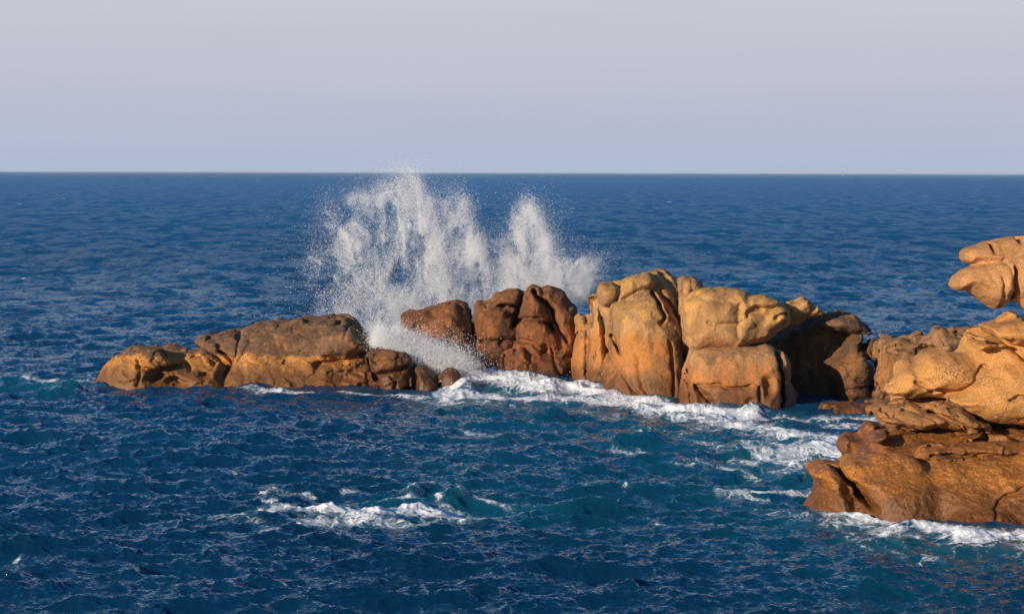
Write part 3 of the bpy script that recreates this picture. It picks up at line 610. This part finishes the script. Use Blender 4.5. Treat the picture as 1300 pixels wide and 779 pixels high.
SLA, SLB, SLY, REFL, FARC = 1.2, 7.5, -0.33, 0.92, (0.020, 0.170, 0.37)
def water_material():
    m = bpy.data.materials.new('sea_water'); t = NT(m)
    g = t.n('ShaderNodeNewGeometry'); P = g.outputs['Position']
    fa = t.n('ShaderNodeAttribute', attribute_name='foam').outputs['Fac']
    te = t.n('ShaderNodeAttribute', attribute_name='teal').outputs['Fac']
    deep = t.mix(t.mr(t.noise(t.mapv(P, (0.05, 0.03, 0.05)), 1.0, 3, 0.5), 0.35, 0.65), (0.002, 0.034, 0.082), (0.003, 0.047, 0.108))
    col = t.mix(te, deep, (0.005, 0.105, 0.150))
    sub = t.math('MULTIPLY', t.mr(fa, 0.25, 0.9), 0.55)
    col = t.mix(sub, col, (0.07, 0.24, 0.27))         # air bubbles under the foam
    w = t.n('ShaderNodeBsdfDiffuse'); gl_ = t.n('ShaderNodeBsdfGlossy'); gl_.distribution = 'BECKMANN'; gl_.inputs['Color'].default_value = (0.86, 0.94, 1.0, 1); fr = t.n('ShaderNodeFresnel'); fr.inputs['IOR'].default_value = 1.333
    wm_ = t.n('ShaderNodeMixShader'); t.l(w.outputs[0], wm_.inputs[1]); t.l(gl_.outputs[0], wm_.inputs[2])
    # ripples too fine for the mesh, and the far chop
    d = t.n('ShaderNodeVectorMath', operation='LENGTH'); t.l(P, d.inputs[0]); dist = d.outputs['Value']
    Pa = t.mapv(P, (0.75, 1.0, 1.0), rot=(0, 0, 0.2))
    r1 = t.noise(Pa, 5.0, 4, 0.6, 0.4); r2 = t.noise(t.mapv(P, (0.7, 1.0, 1.0), rot=(0, 0, -0.25)), 1.3, 5, 0.62, 0.5)
    r3 = t.noise(t.mapv(P, (0.6, 1.0, 1.0), rot=(0, 0, 0.1)), 0.28, 6, 0.62, 0.3)
    h = t.math('ADD', t.math('MULTIPLY', r1, t.mr(dist, 35, 120, 0.085, 0.05, 'LINEAR')), t.math('MULTIPLY', r2, t.mr(dist, 40, 250, 0.14, 0.5, 'LINEAR')))
    h = t.math('ADD', h, t.math('MULTIPLY', r3, t.mr(dist, 80, 600, 0.0, 1.0, 'LINEAR')))
    bp = t.n('ShaderNodeBump'); bp.inputs['Strength'].default_value = 1.0; bp.inputs['Distance'].default_value = 1.0
    t.l(h, bp.inputs['Height'])
    # slopes of the far waves, smaller than a mesh cell there
    def vn(vec, sc, det, rgh, off):
        x = t.n('ShaderNodeTexNoise', noise_dimensions='4D'); t.l(vec, x.inputs['Vector']); x.inputs['W'].default_value = off
        x.inputs['Scale'].default_value = sc; x.inputs['Detail'].default_value = det; x.inputs['Roughness'].default_value = rgh
        y = t.n('ShaderNodeVectorMath', operation='SUBTRACT'); t.l(x.outputs['Color'], y.inputs[0]); y.inputs[1].default_value = (.5, .5, .5); return y.outputs[0]
    def vop(op, a, b):
        x = t.n('ShaderNodeVectorMath', operation=op)
        for q, v in ((0, a), (1, b)):
            if isinstance(v, bpy.types.NodeSocket): t.l(v, x.inputs[q])
            else: x.inputs[q].default_value = v
        return x.outputs[0]
    sl_ = vop('ADD', vop('MULTIPLY', vn(t.mapv(P, (0.6, 1, 1)), 0.55, 5, .7, 1.0), (SLA, SLA * 1.3, 0)), vop('MULTIPLY', vn(t.mapv(P, (1.0, .40, 1)), 0.30, 6, .78, 4.0), (SLB, SLB * 1.3, 0)))
    sl_ = vop('ADD', sl_, (0.0, SLY, 0.0))
    wgt = t.mr(dist, 60, 260, 0.0, 1.0, 'LINEAR')
    cmb = t.n('ShaderNodeCombineXYZ'); [t.l(wgt, cmb.inputs[q]) for q in range(3)]
    sl_ = vop('MULTIPLY', sl_, cmb.outputs[0])
    nn_ = t.n('ShaderNodeVectorMath', operation='NORMALIZE'); t.l(vop('ADD', bp.outputs[0], sl_), nn_.inputs[0])
    for q in (gl_, fr): t.l(nn_.outputs[0], q.inputs['Normal'])
    upv = t.n('ShaderNodeCombineXYZ'); upv.inputs[2].default_value = 1.0
    gsm = t.n('ShaderNodeVectorMath', operation='NORMALIZE'); t.l(vop('ADD', vop('MULTIPLY', g.outputs['Normal'], (.3, .3, .3)), upv.outputs[0]), gsm.inputs[0])
    t.l(gsm.outputs[0], w.inputs['Normal'])      # light wells up out of the water body, so its own colour hardly follows the ripples
    t.l(t.mr(dist, 40, 900, 0.07, 0.14, 'LINEAR'), gl_.inputs['Roughness'])
    t.l(t.math('MULTIPLY', t.math('MINIMUM', fr.outputs[0], t.mr(dist, 40, 190, 1.0, 0.27)), REFL), wm_.inputs[0])     # a rough sea never mirrors like glass at a glancing angle
    far_ = t.mr(t.math('LOGARITHM', dist, 10.0), 1.5, 3.1); t.l(t.mix(far_, col, FARC), w.inputs['Color'])  # far water's own colour lifted with distance, standing in for reflected sky
    # foam
    Pw = t.mapv(P, (1, 0.8, 1))
    warp = t.n('ShaderNodeTexNoise'); t.l(Pw, warp.inputs['Vector']); warp.inputs['Scale'].default_value = 1.1; warp.inputs['Detail'].default_value = 4
    vm = t.n('ShaderNodeVectorMath', operation='MULTIPLY_ADD'); t.l(warp.outputs['Color'], vm.inputs[0]); vm.inputs[1].default_value = (1.3, 1.3, 0); t.l(Pw, vm.inputs[2])
    nf = t.noise(vm.outputs[0], 1.5, 8, 0.68, 0.3)
    web = t.mr(t.vor(vm.outputs[0], 2.2, 'DISTANCE_TO_EDGE'), 0.0, 0.16, 1, 0)
    web2 = t.mr(t.vor(vm.outputs[0], 5.5, 'DISTANCE_TO_EDGE'), 0.0, 0.16, 1, 0)
    pat = t.math('ADD', t.math('MULTIPLY', t.mr(nf, 0.25, 0.75, 0, 1, 'LINEAR'), 0.70), t.math('ADD', t.math('MULTIPLY', web, 0.17), t.math('MULTIPLY', web2, 0.13)))
    e = t.math('SUBTRACT', t.math('ADD', pat, fa), 1.0)
    mask = t.mr(e, -0.03, 0.42)
    fb = t.n('ShaderNodeBsdfPrincipled'); fb.inputs['Base Color'].default_value = (0.80, 0.82, 0.84, 1); fb.inputs['Roughness'].default_value = 0.8
    fbp = t.n('ShaderNodeBump'); fbp.inputs['Strength'].default_value = 0.8; fbp.inputs['Distance'].default_value = 0.12
    t.l(t.math('ADD', nf, t.math('MULTIPLY', t.noise(vm.outputs[0], 9, 5, 0.7), 0.5)), fbp.inputs['Height']); t.l(fbp.outputs[0], fb.inputs['Normal'])
    mx = t.n('ShaderNodeMixShader'); t.l(mask, mx.inputs[0]); t.l(wm_.outputs[0], mx.inputs[1]); t.l(fb.outputs[0], mx.inputs[2])
    t.l(mx.outputs[0], t.out.inputs[0])
    return m
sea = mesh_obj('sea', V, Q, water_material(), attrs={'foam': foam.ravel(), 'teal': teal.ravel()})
tag(sea, 'deep blue choppy sea with white foam around the rocks', 'sea', kind='structure')

# ------------------------------------------------------------------ spray
def spray_material():
    m = bpy.data.materials.new('white_spray'); t = NT(m)
    d = t.n('ShaderNodeBsdfDiffuse'); d.inputs[0].default_value = (0.95, 0.96, 0.97, 1)
    tr = t.n('ShaderNodeBsdfTranslucent'); tr.inputs[0].default_value = (0.95, 0.96, 0.97, 1)
    mx = t.n('ShaderNodeMixShader'); mx.inputs[0].default_value = 0.2; t.l(d.outputs[0], mx.inputs[1]); t.l(tr.outputs[0], mx.inputs[2])
    t.l(mx.outputs[0], t.out.inputs[0]); return m
SP = spray_material()
OV = np.array([(1,0,0),(-1,0,0),(0,1,0),(0,-1,0),(0,0,1),(0,0,-1)], float)
OF = np.array([(4,0,2),(4,2,1),(4,1,3),(4,3,0),(5,2,0),(5,1,2),(5,3,1),(5,0,3)])
def drops(name, C, r, label, cat):
    V = (C[:, None, :] + OV[None] * r[:, None, None]).reshape(-1, 3)
    Fc = (OF[None] + 6 * np.arange(len(C))[:, None, None]).reshape(-1, 3)
    o = mesh_obj(name, V, Fc, SP, origin=(float(C[:, 0].mean()), float(C[:, 1].mean()), float(C[:, 2].min())))
    return tag(o, label, cat, kind='stuff')
def jet_points(strokes, total, D, ds, seed, nz=0.5, nth=0.0):
    r = np.random.default_rng(seed); out = []
    wsum = sum(s[2] for s in strokes)
    for pts, w, wt in strokes:
        n = int(total * wt / wsum)
        P = catmull(pts, 6, closed=False) if len(pts) > 2 else np.array(pts, float)
        seg = np.linalg.norm(np.diff(P, axis=0), axis=1); cum = np.r_[0, np.cumsum(seg)]
        t = r.uniform(0, 1, n) ** 1.1 * cum[-1]
        x = np.interp(t, cum, P[:, 0]); y = np.interp(t, cum, P[:, 1])
        u = t / cum[-1]; ww = w * (0.65 + 0.6 * u)
        tail = np.where(r.uniform(size=n) < .12, 2.4, 1.0)
        x = x + r.normal(size=n) * ww * tail; y = y + r.normal(size=n) * ww * 0.9 * tail
        dd = D + r.normal(size=n) * ds
        gx, gz, gy = at(x, y, 1.0); k = dd
        d = ray(x, y)
        out.append(np.stack([d[:, 0] * k, k, CAMZ + d[:, 2] * k], 1))
    C = np.concatenate(out)
    # ragged streaks: keep drops where a warped noise is high
    q = fbm(C[:, 0] * 1.3, C[:, 1] * 0.5, C[:, 2] * 0.8, 5, seed, 0.65) + 0.45 * noise3(C[:, 0] * 7, C[:, 1] * 3, C[:, 2] * 4.5, seed + 3)
    keep = r.uniform(size=len(C)) < 1 / (1 + np.exp(-(q - nth) * 7))
    return C[keep]
J = [([(560,400),(545,330),(525,260),(517,218)], 11, 1.5), ([(602,395),(600,345),(592,290),(584,247)], 9, 1.5), ([(570,390),(566,330),(560,280),(566,250)], 12, 1.2), ([(530,400),(500,320),(482,262),(474,234)], 13, 1.4),
     ([(500,395),(470,320),(440,275),(419,256)], 12, 1.1), ([(480,400),(450,350),(425,310),(410,292)], 14, .9), ([(440,400),(418,350),(408,320)], 14, .45), ([(440,262),(455,250),(475,258),(500,240),(518,222)], 8, .7),
     ([(694,372),(692,335),(680,285),(667,251)], 8, 1.4), ([(675,365),(668,320),(664,290),(668,262)], 8, .8), ([(705,375),(702,330),(690,290),(684,270)], 8, .7), ([(722,385),(726,352),(742,336),(760,325)], 9, .85), ([(735,385),(740,360),(755,340)], 9, .45),
     ([(645,370),(640,345),(655,320),(662,295)], 12, .6), ([(600,385),(650,365),(720,372)], 14, 1.0), ([(540,395),(570,375),(605,385)], 20, 1.6), ([(480,400),(520,380),(560,400)], 22, 1.2),
     ([(420,400),(500,340),(560,300)], 36, 2.6), ([(600,330),(640,350),(700,350)], 28, .8), ([(410,400),(450,405),(500,410)], 20, .6), ([(540,330),(548,300),(535,270)], 10, .6), ([(612,345),(606,320),(600,300)], 7, .7),
     ([(470,410),(500,415),(540,430)], 12, 1.0)]
rj = np.random.default_rng(31)
env = [(404,330),(408,300),(412,272),(422,254),(440,262),(455,243),(474,232),(490,236),(503,226),(517,216),(530,228),(545,246),(566,246),(586,246),(594,262),(604,300),(622,310),(640,300),(655,268),(667,250),(682,266),(692,285),(700,320),(716,330),(738,330),(758,324),(755,350)]
for _ in range(230):
    q = rj.uniform(0, len(env) - 1.001); i0 = int(q); fq = q - i0
    ex = env[i0][0] * (1 - fq) + env[i0 + 1][0] * fq + rj.normal() * 5; ey = env[i0][1] * (1 - fq) + env[i0 + 1][1] * fq + abs(rj.normal()) * 14 - 3
    bx0 = (535 + (ex - 500) * 0.55 if ex < 620 else 690 + (ex - 680) * 0.4) + rj.normal() * 16
    s0 = rj.uniform(0.15, 0.75); by0 = 405.0
    sx, sy = bx0 + (ex - bx0) * s0 ** 1.2, by0 + (ey - by0) * s0
    mx_, my_ = (sx + ex) / 2 + (bx0 - ex) * 0.10, (sy + ey) / 2 - 4
    J.append(([(sx, sy), (mx_, my_), (ex, ey)], rj.uniform(1.2, 3.6), 0.055 * rj.uniform(.5, 1.6)))
C = jet_points(J, 1350000, 79.2, 1.3, 1, nth=-0.08)
rg = np.random.default_rng(8)
r = 0.0038 + 0.007 * rg.uniform(size=len(C)) ** 4 + 0.010 * (rg.uniform(size=len(C)) < .02)
drops('splash_spray', C, r, 'tall white burst of wave spray flung up behind the brown boulders', 'spray')
# churning white water pouring through the gap
G = [([(478,420),(500,432),(530,448),(565,462),(600,474)], 8, 2.2), ([(475,432),(505,442),(540,456),(575,470)], 7, 2.2), ([(485,440),(520,450),(550,466),(590,480)], 6, 1.6), ([(500,420),(540,436),(570,448),(600,462)], 7, .9)]
C2 = jet_points(G, 150000, 72.4, 0.45, 4, nth=-0.8)
r2 = 0.006 + 0.014 * rg.uniform(size=len(C2)) ** 4
def foam_material():
    m = bpy.data.materials.new('white_foam'); t = NT(m); P = t.n('ShaderNodeNewGeometry').outputs['Position']
    b = t.n('ShaderNodeBsdfPrincipled'); b.inputs['Roughness'].default_value = 0.85
    n = t.noise(P, 3.0, 6, 0.65, 0.5); t.l(t.mix(t.mr(n, .4, .7, 0, .5), (.93, .94, .95), (.80, .86, .89)), b.inputs['Base Color'])
    bp = t.n('ShaderNodeBump'); bp.inputs['Strength'].default_value = 0.9; bp.inputs['Distance'].default_value = 0.15
    t.l(t.noise(P, 7.0, 7, 0.7, 0.4), bp.inputs['Height']); t.l(bp.outputs[0], b.inputs['Normal']); t.l(b.outputs[0], t.out.inputs[0]); return m
M['foam'] = foam_material()
so_ = make_rock('surge_foam', '', None, 'foam', [
    L([(472,BF),(474,450),(484,440),(504,443),(530,454),(560,467),(590,478),(604,492),(606,BF)], 73.3, .75, R=.5, lz=.3)], seed=91, n1=.20, s1=2.0, n2=.10, s2=5, fac=0, ridge=0)
tag(so_, 'solid white water spilling down through the gap beside the leaning boulder', 'surge', kind='stuff')
# loose flecks thrown up along the foam line and by the breaker
K = [([(560,486),(620,480),(700,488),(780,500)], 4, 1.0), ([(800,508),(880,520),(1000,524)], 3, .8)]
C3 = jet_points(K, 9000, 71.0, 0.5, 6)
K2 = [([(516,626),(540,614),(570,616),(590,628)], 4, 1.0), ([(500,640),(560,640),(600,648)], 3, .5)]
C4 = jet_points(K2, 1600, 46.8, 0.25, 7)
C4 = C4[C4[:, 2] > 0]; C3 = C3[C3[:, 2] > 0]
drops('surge_spray', C2, r2, 'white churning surge pouring between the ribbed rock and the leaning boulder', 'spray')
drops('shore_spray', C3, 0.008 + 0.012 * rg.uniform(size=len(C3)) ** 2, 'fine white flecks thrown up along the foot of the middle reef', 'spray')

# ------------------------------------------------------------------ far sailing boat
def plain(name, c, r=0.6):
    m = bpy.data.materials.new(name); t = NT(m); b = t.n('ShaderNodeBsdfPrincipled')
    n = t.noise(t.n('ShaderNodeNewGeometry').outputs['Position'], 2.0)
    t.l(t.mix(t.mr(n, .3, .7, 0, .2), c, tuple(v * .8 for v in c)), b.inputs['Base Color']); b.inputs['Roughness'].default_value = r
    t.l(b.outputs[0], t.out.inputs[0]); return m
bx_, by_ = ray([1070.3], [221.5])[0][:2] * 7800
boat = bpy.data.objects.new('sailing_boat', None); boat.location = (bx_, by_, 0); COL.objects.link(boat)
tag(boat, 'tiny grey sailing boat far away on the horizon line', 'sailing boat')
hull_s = [(-6, 0, 0), (-5, 1.6, 1), (0, 2.0, 1), (4, 1.3, 1.1), (6.6, 0, 1.3)]
hv = []
for (hx, hw, _z) in hull_s:
    hv += [(hx, -max(hw, .05), 1.3), (hx * .85, -max(hw, .05) * .4, -0.4), (hx * .85, max(hw, .05) * .4, -0.4), (hx, max(hw, .05), 1.3)]
hf = []
for s in range(4):
    for k in range(4):
        a = s * 4 + k; b2 = s * 4 + (k + 1) % 4; hf.append((a, b2, b2 + 4, a + 4))
hf += [(0, 3, 2, 1), (16, 17, 18, 19)]
hull = mesh_obj('hull', hv, hf, plain('boat_white', (0.28, 0.25, 0.30)), smooth=False); hull.parent = boat
mv = [(x, y, z) for z in (1.2, 17) for (x, y) in ((-.12, -.12), (.12, -.12), (.12, .12), (-.12, .12))]
mast = mesh_obj('mast', mv, [(0,1,5,4),(1,2,6,5),(2,3,7,6),(3,0,4,7),(4,5,6,7),(0,3,2,1)], plain('boat_mast', (0.5, 0.5, 0.5)), smooth=False); mast.parent = boat
def sail(pts):
    v = [(x, -.03 - b, z) for x, z, b in pts] + [(x, .03 - b, z) for x, z, b in pts]
    n = len(pts); f = [(i, (i+1) % n, (i+1) % n + n, i + n) for i in range(n)]
    tri = []
    for i in range(1, n - 1): tri += [(0, i, i + 1, i + 1), (n, n + i + 1, n + i, n + i)]
    return v, f
for nm, pts in (('main_sail', [(-.2, 2.4, 0), (-5, 2.4, .3), (-2.2, 9.5, .5), (-.2, 16.5, 0)]), ('fore_sail', [(.3, 2.0, 0), (6.2, 1.8, 0), (3.0, 8.5, .4), (.3, 15, 0)])):
    bmv, bmf = sail(pts)
    me = bpy.data.meshes.new(nm); n = len(pts)
    me.from_pydata(bmv, [], [tuple(range(n))[::-1], tuple(range(n, 2 * n))] + bmf); me.materials.append(plain(nm, (0.30, 0.27, 0.33)))
    so = bpy.data.objects.new(nm, me); COL.objects.link(so); so.parent = boat

# ------------------------------------------------------------------ sea haze
S_ = 42000.0; z0_, z1_ = -3.0, 9.5
hz = mesh_obj('haze', [(x, y, z) for z in (z0_, z1_) for (x, y) in ((-S_, -S_), (S_, -S_), (S_, S_), (-S_, S_))], [(0,1,5,4),(1,2,6,5),(2,3,7,6),(3,0,4,7),(4,5,6,7),(0,3,2,1)], bpy.data.materials.new('haze_air'), smooth=False)
hm = hz.data.materials[0]; ht = NT(hm); pv = ht.n('ShaderNodeVolumePrincipled'); pv.inputs['Color'].default_value = (0.72, 0.86, 1.0, 1); pv.inputs['Density'].default_value = HAZE
ht.l(pv.outputs[0], ht.out.inputs['Volume']); tag(hz, 'thin pale sea haze over the far water', 'haze', kind='stuff')
# ------------------------------------------------------------------ light
SUN_AZ, SUN_EL = 47.0, 15.0      # degrees left of straight behind the camera, above the horizon
a, e = math.radians(SUN_AZ), math.radians(SUN_EL)
sd = Vector((-math.sin(a) * math.cos(e), -math.cos(a) * math.cos(e), math.sin(e)))
sl = bpy.data.lights.new('sun', 'SUN'); sl.energy = 5.0; sl.angle = math.radians(0.5); sl.color = (1.0, 0.84, 0.65)
so = bpy.data.objects.new('sun', sl); COL.objects.link(so); so.rotation_euler = sd.to_track_quat('Z', 'Y').to_euler()
w = bpy.data.worlds.new('World'); SC.world = w; w.use_nodes = True
nt = w.node_tree; nt.nodes.clear()
sky = nt.nodes.new('ShaderNodeTexSky'); sky.sky_type = 'NISHITA'; sky.sun_disc = False
sky.sun_elevation = e; sky.sun_rotation = math.atan2(sd.x, sd.y); sky.air_density = 1.0; sky.dust_density = 0.3; sky.ozone_density = 3.0
# low sea haze: the sky whitens to a pale lavender band above the horizon
tc = nt.nodes.new('ShaderNodeTexCoord'); sp = nt.nodes.new('ShaderNodeSeparateXYZ'); nt.links.new(tc.outputs['Generated'], sp.inputs[0])
cr = nt.nodes.new('ShaderNodeValToRGB'); nt.links.new(sp.outputs[2], cr.inputs[0])
el = cr.color_ramp.elements
el[0].position = 0.0; el[0].color = (4.25, 4.95, 6.35, 1); el[1].position = 0.35; el[1].color = (4.8, 5.2, 6.6, 1)
q = el.new(0.03); q.color = (4.75, 5.05, 6.25, 1); q = el.new(0.09); q.color = (5.65, 5.85, 6.5, 1)
mr = nt.nodes.new('ShaderNodeMapRange'); mr.interpolation_type = 'SMOOTHSTEP'; nt.links.new(sp.outputs[2], mr.inputs[0])
mr.inputs[1].default_value = 0.07; mr.inputs[2].default_value = 0.36; mr.inputs[3].default_value = 1.0; mr.inputs[4].default_value = 0.0
mx = nt.nodes.new('ShaderNodeMix'); mx.data_type = 'RGBA'
hs = nt.nodes.new('ShaderNodeHueSaturation'); hs.inputs['Saturation'].default_value = 1.3; hs.inputs['Value'].default_value = 1.25; nt.links.new(sky.outputs[0], hs.inputs['Color'])
sm = nt.nodes.new('ShaderNodeMapping'); sm.inputs['Scale'].default_value = (1.5, 1.5, 22); nt.links.new(tc.outputs['Generated'], sm.inputs[0])
sn = nt.nodes.new('ShaderNodeTexNoise'); sn.inputs['Scale'].default_value = 1.6; sn.inputs['Detail'].default_value = 4; nt.links.new(sm.outputs[0], sn.inputs['Vector'])
sr = nt.nodes.new('ShaderNodeMapRange'); nt.links.new(sn.outputs[0], sr.inputs[0]); sr.inputs[1].default_value = .3; sr.inputs[2].default_value = .7; sr.inputs[3].default_value = .975; sr.inputs[4].default_value = 1.025
sv = nt.nodes.new('ShaderNodeVectorMath'); sv.operation = 'SCALE'; nt.links.new(cr.outputs[0], sv.inputs[0]); nt.links.new(sr.outputs[0], sv.inputs['Scale'])
nt.links.new(mr.outputs[0], mx.inputs[0]); nt.links.new(hs.outputs[0], mx.inputs[6]); nt.links.new(sv.outputs[0], mx.inputs[7])
bg = nt.nodes.new('ShaderNodeBackground'); bg.inputs[1].default_value = 0.088
ou = nt.nodes.new('ShaderNodeOutputWorld')
# below the horizon there is only more sea
ml = nt.nodes.new('ShaderNodeMath'); ml.operation = 'LESS_THAN'; nt.links.new(sp.outputs[2], ml.inputs[0]); ml.inputs[1].default_value = -0.0015
mb = nt.nodes.new('ShaderNodeMix'); mb.data_type = 'RGBA'; nt.links.new(ml.outputs[0], mb.inputs[0]); nt.links.new(mx.outputs[2], mb.inputs[6]); mb.inputs[7].default_value = (0.3, 1.2, 2.6, 1)
nt.links.new(mb.outputs[2], bg.inputs[0]); nt.links.new(bg.outputs[0], ou.inputs[0])

SC.view_settings.view_transform = 'Standard'; SC.view_settings.look = 'None'; SC.view_settings.gamma = 1; SC.view_settings.exposure = 0.2
SC.view_settings.use_curve_mapping = False
SC.render.engine = 'CYCLES'
SC.cycles.use_denoising = True
SC.cycles.max_bounces = 8; SC.cycles.diffuse_bounces = 5
